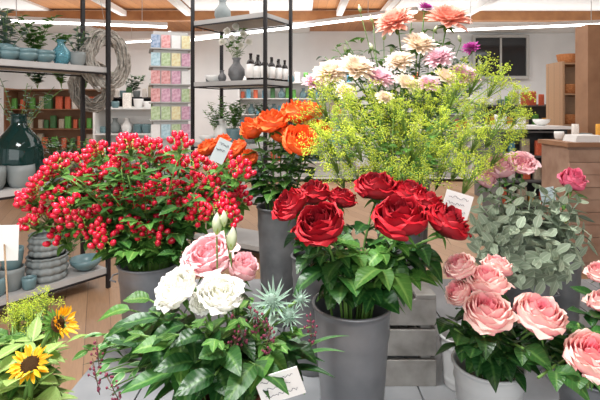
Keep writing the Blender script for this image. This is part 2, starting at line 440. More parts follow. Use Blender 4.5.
def flower(kind,label,cat,v,center,rad,face,bloom,group,leaves=6,LL=.07,LW=.04,lm='leaf',sr=.0028,sm='stem',lo=.15,hi=.9,droop=.35,bname='bloom',up=.55,extra=None):
    face=Vector(face).normalized()
    tip=center-face*rad*up
    pts=stempath(v,tip-face*rad*.15)
    base=pts[0].copy()
    root=thing(kind,label,cat,base,group=group)
    b=MB(); b.tube([p-base for p in pts],[sr]*len(pts),6); part('stem',b.mesh('stem',[sm]),root)
    if leaves:
        b=MB(); a=R.random()*6
        for i in range(leaves):
            s=lo+(hi-lo)*(i+R.random()*.6)/leaves
            p,d=along(pts,2,s); a+=2.4+R.uniform(-.4,.4)
            dr=Vector((math.cos(a),math.sin(a),R.uniform(-.1,.5)))
            pe=dr.normalized()*LL*.25
            b.tube([p-base,p-base+pe],.0012,4)
            L=LL*R.uniform(.7,1.15)
            b.leaf(p-base+pe,dr,(R.uniform(-.3,.3),R.uniform(-.3,.3),1),L,LW*R.uniform(.85,1.15),droop*R.uniform(.2,1.5),.25,7,0,.8,.08)
            if LL>.05:
                for s2 in (-1,1):
                    if R.random()<.55:
                        sd=dr.cross(Vector((0,0,1))).normalized()*s2
                        b.leaf(p-base+pe,dr*.45+sd,(0,0,1),L*.62,LW*.7,droop,.25,6,0,.8)
        part('foliage',b.mesh('foliage',[lm]),root)
    if bloom is not None:
        part(bname,bloom,root,tip-base,zto(face,R.random()*6),rad)
    return root,pts,base

RR=[(320,224,29,.93,(-.35,-.45,.85)),(289,205,22,1.0,(-.55,-.25,.8)),(313,193,20,1.08,(-.2,-.1,1)),(342,198,17,1.1,(.2,-.1,1)),
    (376,186,24,1.08,(0,-.2,1)),(400,217,32,.92,(-.1,-.3,.95)),(410,192,20,1.07,(.2,-.1,1)),(448,222,26,.95,(.45,-.2,.85)),(428,202,19,1.02,(.3,-.1,.95))]
for i,(x,y,r,d,f) in enumerate(RR):
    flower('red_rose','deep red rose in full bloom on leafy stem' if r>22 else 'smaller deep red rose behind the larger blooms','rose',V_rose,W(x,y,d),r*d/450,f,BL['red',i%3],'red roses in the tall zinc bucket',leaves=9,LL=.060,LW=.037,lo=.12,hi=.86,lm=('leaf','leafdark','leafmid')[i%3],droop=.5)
for i in range(3):
    c=W(300+8*i,232-6*i,1.3)
    flower('red_rose','red rose low behind the main bunch','rose',V_small,c,.03,(.1*i-.2,-.5,.8),BL['red',i],'red roses in the narrow bucket',leaves=7,LL=.06,LW=.04)
for i,(x,y,d) in enumerate([(380,292,.92),(345,277,.93),(418,276,.97),(328,262,.95),(405,258,.93),(392,270,.9),(432,262,.98),(350,255,.96),(370,250,.93),(420,250,1.0)]):
    flower('rose_leaf_sprig','leafy green rose sprig draped over the bucket rim','leaf sprig',V_rose,W(x,y,d),.01,(0,-1,0),None,'green sprigs among the red roses',leaves=5,LL=.078,LW=.050,lo=.6,hi=1.0,droop=.6,lm=('leafdark','leaf','leafmid')[i%3])

OR=[(297,112,20,1.6,(0,-.1,1)),(271,121,20,1.55,(-.2,-.2,.9)),(252,129,18,1.6,(-.4,-.2,.8)),(300,140,22,1.5,(.2,-.5,.7)),(320,128,15,1.65,(.3,-.1,.9)),(281,133,17,1.58,(0,-.3,.8)),(236,149,14,1.7,(-.6,-.1,.7)),(207,148,14,1.72,(-.6,-.1,.7)),(250,158,14,1.62,(-.5,-.3,.6)),(312,110,14,1.68,(.3,0,.9)),(222,140,10,1.75,(-.3,-.2,.8))]
for i,(x,y,r,d,f) in enumerate(OR):
    flower('orange_rose','bright orange rose on a leafy stem','rose',V_orange,W(x,y,d),r*d/450,f,BL['orange',i%3],'orange roses in the dull zinc bucket',leaves=12,LL=.07,LW=.046,lo=.1,hi=.92,lm='leafmid' if i%2 else 'leaf')

PK=[(488,311,27,.93,(-.1,-.3,.9),0),(540,314,28,.92,(.05,-.3,.9),0),(487,281,23,1.0,(-.1,-.1,1),0),(459,266,18,1.02,(-.5,-.1,.85),0),(458,292,16,1.0,(-.7,-.2,.65),0),(497,266,17,1.07,(.1,0,.9),0)]
for i,(x,y,r,d,f,_) in enumerate(PK):
    flower('pink_rose','soft pink rose with pale petal edges','rose',V_pink,W(x,y,d),r*d/450,f,BL['pink',i%3],'pink roses in the white bucket',leaves=10,LL=.058,LW=.038,lo=.05,hi=.86,droop=.45,lm='leafdark' if i%2 else 'leaf')
for i,(x,y,r,d,f) in enumerate([(594,356,31,.86,(-.1,-.35,.85)),(600,272,15,1.02,(-.2,-.1,.9)),(603,302,17,1.0,(0,-.1,.9))]):
    flower('pink_rose','large salmon pink rose among dark leaves','rose',V_pink2,W(x,y,d),r*d/450,f,BL['pink',(i+1)%3],'pink roses in the second bucket',leaves=10,LL=.06,LW=.04,lo=.05,hi=.88,droop=.4,lm='leafdark')
for i,(x,y,d) in enumerate([(455,330,.95),(475,350,.9),(500,358,.9),(525,350,.88),(550,362,.9),(565,340,.95),(540,380,.85),(510,345,.92),(560,385,.86),(580,325,.95),(448,322,.98),(485,338,.9),(590,390,.82),(530,335,.95)]):
    flower('rose_leaf_sprig','dark green leafy sprig under the pink roses','leaf sprig',V_pink if x<530 else V_pink2,W(x,y,d),.01,(0,-1,0),None,'sprigs under the pink roses',leaves=6,LL=.062,LW=.042,lo=.4,hi=1.0,droop=.5,lm='leafdark' if i%3 else 'leaf')
flower('pink_rose','single deep pink half-open rose on tall stem','rose',V_blue,W(573,180,1.5),.060,(.1,-.4,.9),PINKBUD,'single tall roses',leaves=8,LL=.06,LW=.035,lm='leafmid')

# ------------------------------------------------------------ hypericum
def berrymesh(seed):
    r=random.Random(seed); b=MB(); g=MB()
    n=12
    for i in range(n):
        a=i*2.4+r.uniform(-.4,.4); ph=1.2*math.sqrt((i+.3)/n)+r.uniform(-.12,.12); rr=.033*r.uniform(.75,1.25)
        d=Vector((math.sin(ph)*math.cos(a),math.sin(ph)*math.sin(a),math.cos(ph)))
        p=d*rr
        g.tube([(0,0,-.02),p*.5,p],.0009,4,1)
        q=zto(d+Vector((0,0,.5)))
        b.ell(p+q@Vector((0,0,.011)),(.0095,.0095,.0130),10,8,0,q)
        for k in range(5):
            aa=pi/2.5*k; g.leaf(p,q@Vector((math.cos(aa),math.sin(aa),.25)),q@Vector((0,0,1)),.015,.008,0,.2,2,0)
    for k in range(4):
        aa=k*pi/2+r.random(); g.leaf((0,0,-.02),(math.cos(aa),math.sin(aa),.35),(0,0,1),.058,.027,.3,.2,5,2)
    return b.mesh('berries',['berry']), g.mesh('berry_sprig',['sepal','stem','leafmid'])
HB=[berrymesh(100+i) for i in range(4)]
def hyper(x,y,d,i):
    c=W(x,y,d)
    f=Vector(((x-140)/110*.6+R.uniform(-.2,.2),-.4+R.uniform(-.2,.2),.9)).normalized()
    root,pts,base=flower('hypericum_branch','branch of glossy red berries with green leaves','berry branch',V_berry,c,.01,f,None,'red berry branches in the wide bucket',leaves=12,LL=.056,LW=.030,lo=.12,hi=.97,lm='leaf' if i%3 else 'leafmid',sr=.0018,droop=.3)
    bb,gg=HB[i%4]; q=zto(f,R.random()*6); s=R.uniform(.82,1.08)
    part('berries',bb,root,pts[-1]-base,q,s); part('sepals',gg,root,pts[-1]-base,q,s)
n=0; used=[]
for k in range(3000):
    if n>=76: break
    x=R.uniform(32,244); y=R.uniform(152,248)
    if ((x-138)/106)**2+((y-199)/49)**2>1: continue
    if y>222 and (x>165 or R.random()<.4): continue
    if y>230 and x<85: continue
    if any((x-a)**2+(y-b_)**2<12.5**2 for a,b_ in used): continue
    used.append((x,y))
    d=1.32+.30*(262-y)/120+R.uniform(-.06,.08)
    hyper(x,y,d,n); n+=1
for x,y in [(42,184),(30,202),(33,226),(240,174),(58,168),(98,152),(130,148),(180,147),(152,150),(226,163),(62,238),(105,248)]:
    hyper(x,y,1.42+.1*R.random(),n); n+=1
for i in range(30):
    if i<18: x=R.uniform(100,200); y=R.uniform(228,262)
    else: x=R.uniform(40,236); y=R.uniform(160,232)
    if y>245: x=min(x,185)
    flower('leafy_branch','green leafy branch in the berry bunch','leaf sprig',V_berry,W(x,y,1.30+R.random()*.1),.01,(0,-1,.3),None,'leafy branches among the berries',leaves=10,LL=.066,LW=.034,lo=.45,hi=1.,lm='leaf' if i%2 else 'leafmid',droop=.3,sr=.0018)

# ------------------------------------------------------------ alchemilla
def cloud(seed):
    r=random.Random(seed); b=MB(); g=MB()
    for k in range(24):
        a=r.random()*2*pi; ph=r.uniform(0,1.5); rr=.09*r.uniform(.35,1.15)
        d=Vector((math.sin(ph)*math.cos(a),math.sin(ph)*math.sin(a),math.cos(ph)))
        p=d*rr+Vector((0,0,-.01)); g.tube([(0,0,-.06),p*.45,p],[.0013,.001,.0006],3,0)
        for j in range(18):
            o=Vector((r.gauss(0,1),r.gauss(0,1),r.gauss(0,1)))*.0078
            b.star(p+o,r.uniform(.0019,.0034),0,r.random())
    return b.mesh('blossom_cloud',['alch']), g.mesh('blossom_stalks',['stalk'])
CL=[cloud(200+i) for i in range(5)]
def crate(name,label,x0,x1,y0,y1,z0,z1):
    b=MB(); t=.012; n=3; h=(z1-z0)
    sh=(h-.012*(n-1))/n
    cx=(x0+x1)/2; cy=(y0+y1)/2
    def bx(a,bb): b.box((a[0]-cx,a[1]-cy,a[2]-z0),(bb[0]-cx,bb[1]-cy,bb[2]-z0))
    for i in range(n):
        za=z0+i*(sh+.012); zb=za+sh
        bx((x0,y0,za),(x1,y0+t,zb)); bx((x0,y1-t,za),(x1,y1,zb))
        bx((x0,y0+t+.0005,za),(x0+t,y1-t-.0005,zb)); bx((x1-t,y0+t+.0005,za),(x1,y1-t-.0005,zb))
    for x in (x0+t,x1-t-.03):
        for y in (y0+t,y1-t-.03): bx((x+.0005,y+.0005,z0),(x+.03,y+.03,z1-.002))
    ns=5; w=(x1-x0-.01*(ns-1))/ns
    for i in range(ns): bx((x0+i*(w+.01),y0,z1+.0005),(x0+i*(w+.01)+w,y1,z1+.0125))
    o=thing(name,label,'wooden crate',(cx,cy,z0),b.mesh(name,['crate'],False)); bevel(o,.0015); return o
crate('wooden_crate','weathered grey slatted wooden crate standing on the display table',.06,.385,1.27,1.6,TABLE,.965)
V_alch=bucket('flower_bucket','zinc bucket on the crate holding lime yellow blossom',400,1.44,1.25,.08,.065,base=.978)
n=0; used=[(509,104),(497,82),(515,135),(478,76),(320,106),(312,132),(332,92),(470,178),(338,174),(518,118),(455,92),(500,152)]
pts_al=list(used)
for k in range(4000):
    if len(pts_al)>=52: break
    x=R.uniform(316,500); y=R.uniform(94,182)
    if ((x-410)/96)**2+((y-138)/48)**2>1: continue
    if any((x-a)**2+(y-b_)**2<14**2 for a,b_ in used): continue
    used.append((x,y)); pts_al.append((x,y))
for x,y in pts_al:
    d=R.uniform(1.22,1.6)
    c=W(x,y,d); f=Vector(((x-415)/100*.5,-.25,.85)).normalized()
    root,pts,base=flower('ladys_mantle_spray','airy spray of tiny lime yellow blossoms','blossom spray',V_alch,c,.01,f,None,'lime yellow blossom sprays on the crate',leaves=4,LL=.035,LW=.024,lo=.4,lm='leafmid',sr=.0016,sm='stalk')
    bb,gg=CL[n%5]; q=zto(f,R.random()*6); s=R.uniform(.6,1.0)
    part('blossom',bb,root,pts[-1]-base,q,s); part('stalks',gg,root,pts[-1]-base,q,s); n+=1

# ------------------------------------------------------------ dahlias
DA=[(395,22,22,1.75,'peach','peach dahlia with many pointed petals'),(449,19,24,1.75,'peach','salmon peach dahlia, widely open'),(331,73,21,1.7,'cream','creamy white dahlia with ruffled centre'),(357,69,22,1.65,'cream','large creamy white dahlia with layered petals'),
    (419,45,20,1.7,'cream','cream dahlia with soft pink tint'),(439,58,17,1.65,'blush','small blush pink dahlia in the bunch'),(464,76,18,1.7,'blush','blush pink dahlia with open petals'),(400,62,17,1.68,'cream','small pale dahlia in the bunch'),(380,78,17,1.65,'blush','pale pink dahlia with rounded head'),
    (426,8,9,1.9,'magenta','small magenta dahlia on tall stem'),(446,78,15,1.6,'cream','small cream dahlia in the bunch'),(471,48,10,1.95,'magenta','small purple pink dahlia on tall stem'),(314,82,13,1.8,'blush','small pale pink dahlia at the edge'),(407,84,15,1.6,'cream','small cream dahlia under larger blooms'),(428,84,14,1.6,'blush','pale pink dahlia under larger blooms'),(385,98,11,1.5,'cream','small cream dahlia among lime blossom'),(345,92,13,1.6,'cream','cream dahlia among lime blossom')]
for i,(x,y,r,d,m,lb) in enumerate(DA):
    flower('dahlia',lb,'dahlia',V_dahl,W(x,y,d),r*d/450,(R.uniform(-.5,.5),-.5,.8),BL[m,i%2],'dahlias in the tall bucket',leaves=9,LL=.075,LW=.036,lo=.4,hi=.95,lm='leafmid' if i%2 else 'leaf',up=.4)
for i,(x,y,d) in enumerate([(372,20,1.8),(384,38,1.8),(360,10,1.85),(435,30,1.85),(460,40,1.9),(392,50,1.8),(372,48,1.75),(410,20,1.9),(345,50,1.85),(480,65,1.8)]):
    flower('arching_bud','thin arching stem with round green bud','flower bud',V_dahl,W(x,y,d),.018,(R.uniform(-.5,.5),-.2,.8),BUD,'budding stems among the dahlias',leaves=9,LL=.06,LW=.022,lo=.4,hi=.9,lm='leafmid',sr=.0016,bname='bud')
for i,(x,y) in enumerate([(335,45),(350,50),(476,70),(455,45),(345,38),(325,55),(410,28),(482,82),(375,55),(390,45),(430,35),(440,38),(465,55),(420,62)]):
    flower('foliage_sprig','feathery green foliage sprig','foliage',V_dahl,W(x,y,1.86),.01,(0,0,1),None,'foliage among the dahlias',leaves=26,LL=.05,LW=.018,lo=.45,hi=1,lm='euc' if i%2 else 'leafmid',sr=.0015)
for i,(x,y,r,d,m) in enumerate([(500,167,19,1.6,'lightpink'),(521,161,18,1.62,'lightpink'),(486,179,14,1.6,'lightpink')]):
    flower('pale_pink_rose','pale pink cream rose above grey foliage','rose',V_cream,W(x,y,d),r*d/450,(R.uniform(-.3,.3),-.5,.7),BL['lightpink',i%2],'pale roses behind the grey foliage',leaves=8,LL=.055,LW=.035,lm='leafmid')

# ------------------------------------------------------------ grey-green foliage (opposite round leaves)
used=[]
for k in range(3000):
    if len(used)>=62: break
    x=R.uniform(474,590); y=R.uniform(186,282)
    if ((x-530)/60)**2+((y-234)/54)**2>1: continue
    if any((x-a)**2+(y-b_)**2<9.5**2 for a,b_ in used): continue
    used.append((x,y))
for x,y in used:
    d=1.22+.22*(280-y)/100+R.uniform(-.04,.04); tip=W(x,y,d)
    pts=stempath(V_grey,tip); base=pts[0].copy()
    root=thing('silver_foliage_branch','branch with soft rounded grey-green leaves','foliage branch',base,group='grey-green branches in the zinc bucket')
    b=MB(); b.tube([p-base for p in pts],.0022,5); part('stem',b.mesh('stem',['grey']),root)
    b=MB()
    for i in range(7):
        p,dd=along(pts,2,.3+.7*i/6); a=i*1.57+R.uniform(-.3,.3); Ls=.066*(1-.3*i/6)
        sd=dd.orthogonal().normalized(); sd=Quaternion(dd,a)@sd
        for s2 in (-1,1):
            b.leaf(p-base,sd*s2+dd*.45+Vector((0,0,.1)),dd,Ls*R.uniform(.85,1.1),.034*(1-.3*i/6),.12,.12,6,0,.75,0,.8)
    part('foliage',b.mesh('foliage',['grey']),root)

# ------------------------------------------------------------ mixed bouquet
def mx(kind,label,cat,x,y,r,d,f,bl,**kw):
    return flower(kind,label,cat,V_mix,W(x,y,d),r*d/450,f,bl,kw.pop('group',None),**kw)
mx('lisianthus','open white ruffled lisianthus','lisianthus',173,285,29,.78,(-.45,-.45,.75),BL['lisi',0],group='lisianthus in the mixed bouquet',leaves=3,lm='leafmid',bname='bloom')
mx('lisianthus','open white ruffled lisianthus with greenish heart','lisianthus',221,290,28,.76,(.15,-.4,.85),BL['lisi',1],group='lisianthus in the mixed bouquet',leaves=3,lm='leafmid')
mx('lisianthus','white lisianthus facing down','lisianthus',200,303,15,.76,(-.1,-.9,.1),BL['lisi',2],group='lisianthus in the mixed bouquet',leaves=2,lm='leafmid')
mx('pink_rose','light pink ruffled rose in mixed bouquet','rose',207,252,33,.86,(-.25,-.4,.85),BL['lightpink',1],leaves=4,lm='leafmid')
mx('pink_rose','light pink half-open rose in mixed bouquet','rose',243,267,22,.84,(.3,-.3,.8),BL['lightpink',0],leaves=4,lm='leafmid')
for i,(x,y,r) in enumerate([(217,224,12),(232,239,13),(224,219,9)]):
    mx('lisianthus_bud','closed creamy green lisianthus bud','flower bud',x,y,r,.82,(R.uniform(-.2,.2),-.1,1),BUD,group='lisianthus buds in the mixed bouquet',leaves=2,LL=.03,LW=.012,up=.9,bname='bud',sr=.0016)
for i,(x,y,r) in enumerate([(270,297,26),(289,313,18),(256,311,13),(302,297,13)]):
    mx('sea_holly','spiky silvery green sea holly head','sea holly',x,y,r,.76,(.2*i-.2,-.6,.6),THI,group='sea holly in the mixed bouquet',leaves=4,LL=.04,LW=.014,lm='thistle',bname='flower_head')
def skim(seed):
    r=random.Random(seed); b=MB(); g=MB()
    for i in range(18):
        z=r.uniform(-.03,.03); w=.009*(1-abs(z)/.045)+.002
        a=r.random()*6.28; p=Vector((w*math.cos(a),w*math.sin(a),z))
        b.ell(p,(.0021,.0021,.0026),6,4,0); g.tube([(0,0,p.z-.008),p],.0005,3,0)
    g.tube([(0,0,-.04),(0,0,.03)],.0007,4,0)
    return b.mesh('dark_berries',['maroon']), g.mesh('berry_stalks',['woodstem'])
SK=[skim(300),skim(301)]
for i,(x,y,d) in enumerate([(240,325,.74),(262,322,.75),(236,342,.72),(268,338,.74),(95,372,.74),(112,385,.72),(310,325,.78),(252,318,.76),(98,352,.78)]):
    root,pts,base=mx('dark_berry_sprig','sprig of tiny dusky purple berries','berry sprig',x,y,4,d,(R.uniform(-.3,.3),-.3,.8),None,group='purple berry sprigs in the mixed bouquet',leaves=3,LL=.03,LW=.012,lm='leafdark',sr=.0012)
    q=zto((R.uniform(-.6,.6),-.2,1)); bb,gg=SK[i%2]; part('berries',bb,root,pts[-1]-base,q); part('stalks',gg,root,pts[-1]-base,q)
def leafstar(x,y,d,n,LL,LW,lm,kind,label,group,dr=.35):
    tip=W(x,y,d); pts=stempath(V_mix,tip); base=pts[0].copy()
    root=thing(kind,label,'foliage',base,group=group)
    b=MB(); b.tube([p-base for p in pts],.0018,5); part('stem',b.mesh('stem',['stem']),root)
    b=MB(); out=Vector((x-232,-40,-(y-330)*.4)).normalized()
    for i in range(n):
        p,dd=along(pts,2,.45+.55*i/max(1,n-1)); a=i*2.4+R.random()
        d2=Vector((math.cos(a)*.8,-.35+.6*math.sin(a),.25*R.uniform(-1,1)+.2))+out*.7
        b.leaf(p-base,d2,(R.uniform(-.5,.5),-.3,1),LL*R.uniform(.7,1.15),LW*R.uniform(.85,1.1),dr*R.uniform(.4,1.5),.2,8,0,.75,.1)
    part('foliage',b.mesh('foliage',[lm]),root)
for i,(x,y,d) in enumerate([(160,318,.78),(138,322,.8),(185,325,.74),(170,345,.72),(205,335,.72),(225,350,.7),(150,345,.76),(270,355,.74),(300,345,.78),(255,365,.7),(195,362,.7),(130,310,.84),(285,335,.8),(250,300,.84),(180,310,.8),(230,318,.8),(215,375,.68),(175,372,.7),(240,335,.76),(150,300,.84)]):
    leafstar(x,y,d,7,.072,.037,('leafdark','leaf','leafdark','leafmid')[i%4],'salal_branch','branch of broad glossy green leaves','broad leaves of the mixed bouquet')
for i,(x,y,d) in enumerate([(108,345,.8),(95,335,.82),(122,330,.84),(110,362,.78),(125,372,.74),(145,378,.72),(88,350,.8),(205,318,.72),(240,318,.72),(215,340,.68),(175,335,.7),(280,345,.72),(295,330,.76),(140,335,.74)]):
    leafstar(x,y,d,16,.034,.012,'varieg' if i<5 else 'leafmid','variegated_sprig' if i<5 else 'small_leaf_sprig','feathery sprig of small pale-edged leaves' if i<5 else 'feathery sprig of small fresh green leaves','fine sprigs of the mixed bouquet',.1)
for i,(x,y,d,wd) in enumerate([(345,352,.8,.010),(335,378,.78,.014),(318,334,.84,.009),(110,396,.70,.012),(150,408,.66,.014),(95,382,.76,.010),(305,395,.72,.016),(190,412,.64,.016),(350,336,.84,.008),(325,362,.8,.014),(270,400,.68,.012),(82,365,.8,.008)]):
    tip=W(x,y,d); c=V_mix['c']+Vector((0,0,.02)); rim=V_mix['rim']+Vector(((x-232)/2500,-.02,.0))
    b=MB(); mid=(rim+tip)/2+Vector((0,0,.06))
    P=[rim*(1-t)**2+mid*2*t*(1-t)+tip*t*t for t in [j/14 for j in range(15)]]
    base=c
    def fn(u,v):
        k=v*14; j=min(int(k),13); p=P[j].lerp(P[j+1],k-j); dd=(P[j+1]-P[j]).normalized()
        sd=dd.cross(Vector((0,0,1))).normalized(); uu=(u-.5)*2; w=wd*math.sin(pi*min(.99,.12+v*.87))
        return p-base+sd*uu*w+Vector((0,0,1))*abs(uu)*w*.4, abs(uu)
    b.grid(fn,4,20)
    root=thing('grass_blade','long arching green leaf blade in the mixed bouquet','leaf',base,group='long blades of the mixed bouquet')
    part('blade',b.mesh('blade',['leafdark' if i%2 else 'leaf']),root)
    s=MB(); s.tube([(0,0,0),rim-base],.0022,5); part('stem',s.mesh('stem',['stem']),root)

# ------------------------------------------------------------ sunflowers
for i,(x,y,r,d,f) in enumerate([(28,361,21,.69,(.15,-.6,.75)),(65,321,19,.72,(.95,-.15,.4))]):
    root,pts,base=flower('sunflower','small sunflower with dark disc facing forward' if i==0 else 'small half-open sunflower tilted to the side','sunflower',V_sun,W(x,y,d),r*d/450,f,None,'sunflowers in the zinc bucket',leaves=6,LL=.07,LW=.04,lm='leafpale',sr=.004,lo=.2,hi=.75)
    S_=(SUN,SUN2)[i]
    ff=Vector(f).normalized(); q=zto(ff,R.random()); s=r*d/450; l=pts[-1]-base+ff*s*.2
    part('petals',S_[0],root,l,q,s); part('disc',S_[1],root,l,q,s); part('sepals',S_[2],root,l,q,s)
for i in range(26):
    x=R.uniform(-15,62); y=R.uniform(312,400)
    if x>45 and y>370: x-=30
    if abs(x-28)<22 and abs(y-361)<22: y-=30
    if abs(x-65)<22 and abs(y-321)<22: x-=34
    flower('leafy_sprig','pale green leafy sprig around the sunflowers','foliage',V_sun,W(x,y,R.uniform(.76,.88)),.01,(0,-.2,1),None,'pale green sprigs around the sunflowers',leaves=9,LL=.056,LW=.024,lo=.35,hi=1,lm='leafpale' if i%3 else 'leafmid',sr=.0018,droop=.2)
for i in range(7):
    x=R.uniform(0,46); y=R.uniform(302,335)
    c=W(x,y,.84); f=Vector((0,-.2,1))
    root,pts,base=flower('lime_filler_spray','airy lime filler spray beside the sunflowers','blossom spray',V_sun,c,.01,f,None,'lime filler around the sunflowers',leaves=0,sr=.0012,sm='stalk')
    bb,gg=CL[i%4]; q=zto(f,R.random()*6); part('blossom',bb,root,pts[-1]-base,q,.4); part('stalks',gg,root,pts[-1]-base,q,.4)

# ------------------------------------------------------------ price tags
def tag(name,label,center,w,h,rot,v=None,m='paper',lines=3,seed=1,base=None,back=.004):
    r=random.Random(seed)
    bp = base if base is not None else v['c']+Vector((0,0,.012))
    root=thing(name,label,'price tag',bp)
    b=MB(); b.tube([(0,0,0),(v['rim']-bp if v else Vector((0,0,.02)))*.98, center-bp+Vector((0,back,0))],.0018,5)
    part('stake',b.mesh('stake',['woodstem']),root)
    b=MB(); b.box((-w/2,-.0006,-h/2),(w/2,.0006,h/2)); part('card',b.mesh('tag_card',[m],False),root,center-bp,rot)
    if lines:
        b=MB()
        for i in range(lines):
            z=h*(.28-.26*i); x=-w*.38; pts=[]
            while x<w*.36*(1-.25*(i%2)):
                pts.append((x,-.0012,z+r.uniform(-.3,.4)*h*.16)); x+=w*.035
            b.tube(pts,h*.008,4)
        part('handwriting',b.mesh('handwriting',['ink']),root,center-bp,rot)
tag('price_tag','white card with handwriting clipped beside the red roses',W(457,205,1.12),.072,.062,(0,.3,.1),V_alch,seed=4,lines=4)
tag('price_tag','grey diamond-turned card above the red berries',W(221,151,1.3),.04,.07,(0,.45,.2),V_berry,m='tagteal',seed=5,lines=2)
tag('price_tag','white handwritten card at the mixed bouquet',W(280,386,.70),.07,.05,(.2,-.3,0),V_mix,seed=6,lines=3)
tag('price_tag','plain white card beside the sunflowers',W(3,243,.95),.06,.075,(0,.03,.2),V_sun,seed=7,lines=0)
tag('price_tag','small pale blue card behind the grey foliage',W(548,196,1.58),.05,.06,(0,-.2,0),V_blue,m='tagblue',seed=8,lines=3)

# ------------------------------------------------------------ display table
b=MB()
tx0,tx1,ty0,ty1=-.64,1.5,.45,2.08
n=11; w=(tx1-tx0)/n
for i in range(n): b.box((tx0+i*w+.002,ty0,TABLE-.03),(tx0+(i+1)*w-.002,ty1,TABLE))
b.box((tx0+.01,ty0+.01,TABLE-.05),(tx1-.01,ty1-.01,TABLE-.0305))
TB=thing('display_table','grey painted plank display table holding the buckets','table',(0,0,0))
M['tabletop']=mat('grey_plank_top',(.16,.17,.18),(.24,.25,.26),rough=.5,nscale=6)
o=part('table_top',b.mesh('table_top',['tabletop'],False),TB); bevel(o,.002)
for x in (tx0+.05,tx1-.05):
    for y in (ty0+.05,ty1-.05):
        b=MB(); b.box((-.03,-.03,0),(.03,.03,TABLE-.0505)); part('leg',b.mesh('leg',['crate'],False),TB,(x,y,0))

# ------------------------------------------------------------ room
def boxobj(name,a,b_,m,label=None,cat=None,kind=None,group=None):
    c=[(a[i]+b_[i])/2 for i in range(3)]; c[2]=a[2]
    b=MB(); b.box([a[i]-c[i] for i in range(3)],[b_[i]-c[i] for i in range(3)])
    return thing(name,label,cat,c,b.mesh(name,[m],False),kind=kind,group=group)
X0,X1,Y0,Y1,ZC=-8.2,8.2,-3.,12.,3.6
M['floor']=plank_mat('oak_floor',(.40,.25,.145),(.32,.19,.105),.16,1.9,1.15,(.12,.07,.04),.45)
M['wall']=mat('white_plaster',(.80,.81,.81),(.85,.86,.86),rough=.9,nscale=2)
M['ceil']=plank_mat('timber_ceiling',(.60,.28,.11),(.48,.21,.08),.18,4,pi/2,(.16,.07,.03),.6)
boxobj('floor',(X0,Y0,-.1),(X1,Y1,0),'floor',kind='structure')
boxobj('ceiling',(X0,Y0,ZC),(X1,Y1,ZC+.1),'ceil',kind='structure')
boxobj('wall_back',(X0,Y1,0),(X1,Y1+.15,ZC),'wall',kind='structure')
boxobj('wall_left',(X0-.15,Y0,0),(X0,Y1,ZC),'wall',kind='structure')
boxobj('wall_right',(X1,Y0,0),(X1+.15,Y1,ZC),'wall',kind='structure')
M['beam']=mat('white_painted_panel',(.84,.84,.83),rough=.7)
for i,(x0,x1) in enumerate([(-2.2,.25),(1.9,X1),(X0,-5.2)]):
    boxobj('trim_%d'%(i+1),(x0,7.4,ZC-.05),(x1,Y1-.01,ZC-.001),'beam',kind='structure')
M['darkbeam']=mat('brown_beam',(.26,.11,.04),(.36,.16,.06),rough=.6,nscale=5)
boxobj('trim_5',(X0,9.3,ZC-.24),(X1,9.5,ZC-.052),'darkbeam',kind='structure')
# long white beams running into the depth
for i,x in enumerate((-3.7,-2.35,.75,1.65,3.4,6.2)):
    boxobj('trim_%d'%(i+6),(x,7.3,ZC-.16),(x+.12,9.29,ZC-.052),'beam',kind='structure')
M['darkglass']=mat('dark_window_glass',(.03,.032,.035),rough=.1)
M['frame']=mat('window_frame',(.5,.5,.48),rough=.5)
boxobj('window_1',(4.62,11.86,2.40),(5.95,11.87,3.40),'darkglass',kind='structure')
b=MB()
for a_,c_ in [((4.54,11.83,2.32),(6.03,11.89,2.395)),((4.54,11.83,3.405),(6.03,11.89,3.48)),((4.54,11.83,2.40),(4.615,11.89,3.40)),((5.955,11.83,2.40),(6.03,11.89,3.40)),((5.26,11.83,2.40),(5.31,11.855,3.40))]: b.box(a_,c_)
thing('trim_4',None,None,(0,0,0),b.mesh('window_trim',['frame'],False),kind='structure')
M['lamp']=mat('lamp_diffuser',(1,.98,.94),emit=7.)
def striplamp(x0,y0,x1,y1,z):
    a=Vector((x0,y0,z)); c=Vector((x1,y1,z)); L=(c-a).length; ang=math.atan2(y1-y0,x1-x0)
    root=thing('strip_lamp','long white linear ceiling lamp hung on thin rods','ceiling lamp',(a+c)/2,rot=(0,0,ang),group='linear ceiling lamps')
    b=MB(); b.box((-L/2,-.05,.03),(L/2,.05,.09)); part('housing',b.mesh('housing',['beam'],False),root)
    b=MB(); b.box((-L/2+.01,-.045,.005),(L/2-.01,.045,.0295)); part('diffuser',b.mesh('diffuser',['lamp'],False),root)
    for s in (-.35,.35):
        b=MB(); b.tube([(s*L,0,.09),(s*L,0,ZC-z)],.006,5); part('rod',b.mesh('rod',['steel']),root)
striplamp(-2.9,10.6,1.9,7.3,3.08)
striplamp(2.8,8.6,5.6,7.9,3.0)
striplamp(-5.0,7.2,-2.3,7.8,2.92)
striplamp(-4.6,11.2,-1.5,10.2,3.15)
striplamp(-3,3,-3,6,3.3); striplamp(3,2,3,5,3.3); striplamp(0,-1,0,2.5,3.3)
boxobj('wooden_post',(3.18,4.97,0),(3.42,5.2,2.45),'woodend','thick brown wooden post standing behind the counter','post')

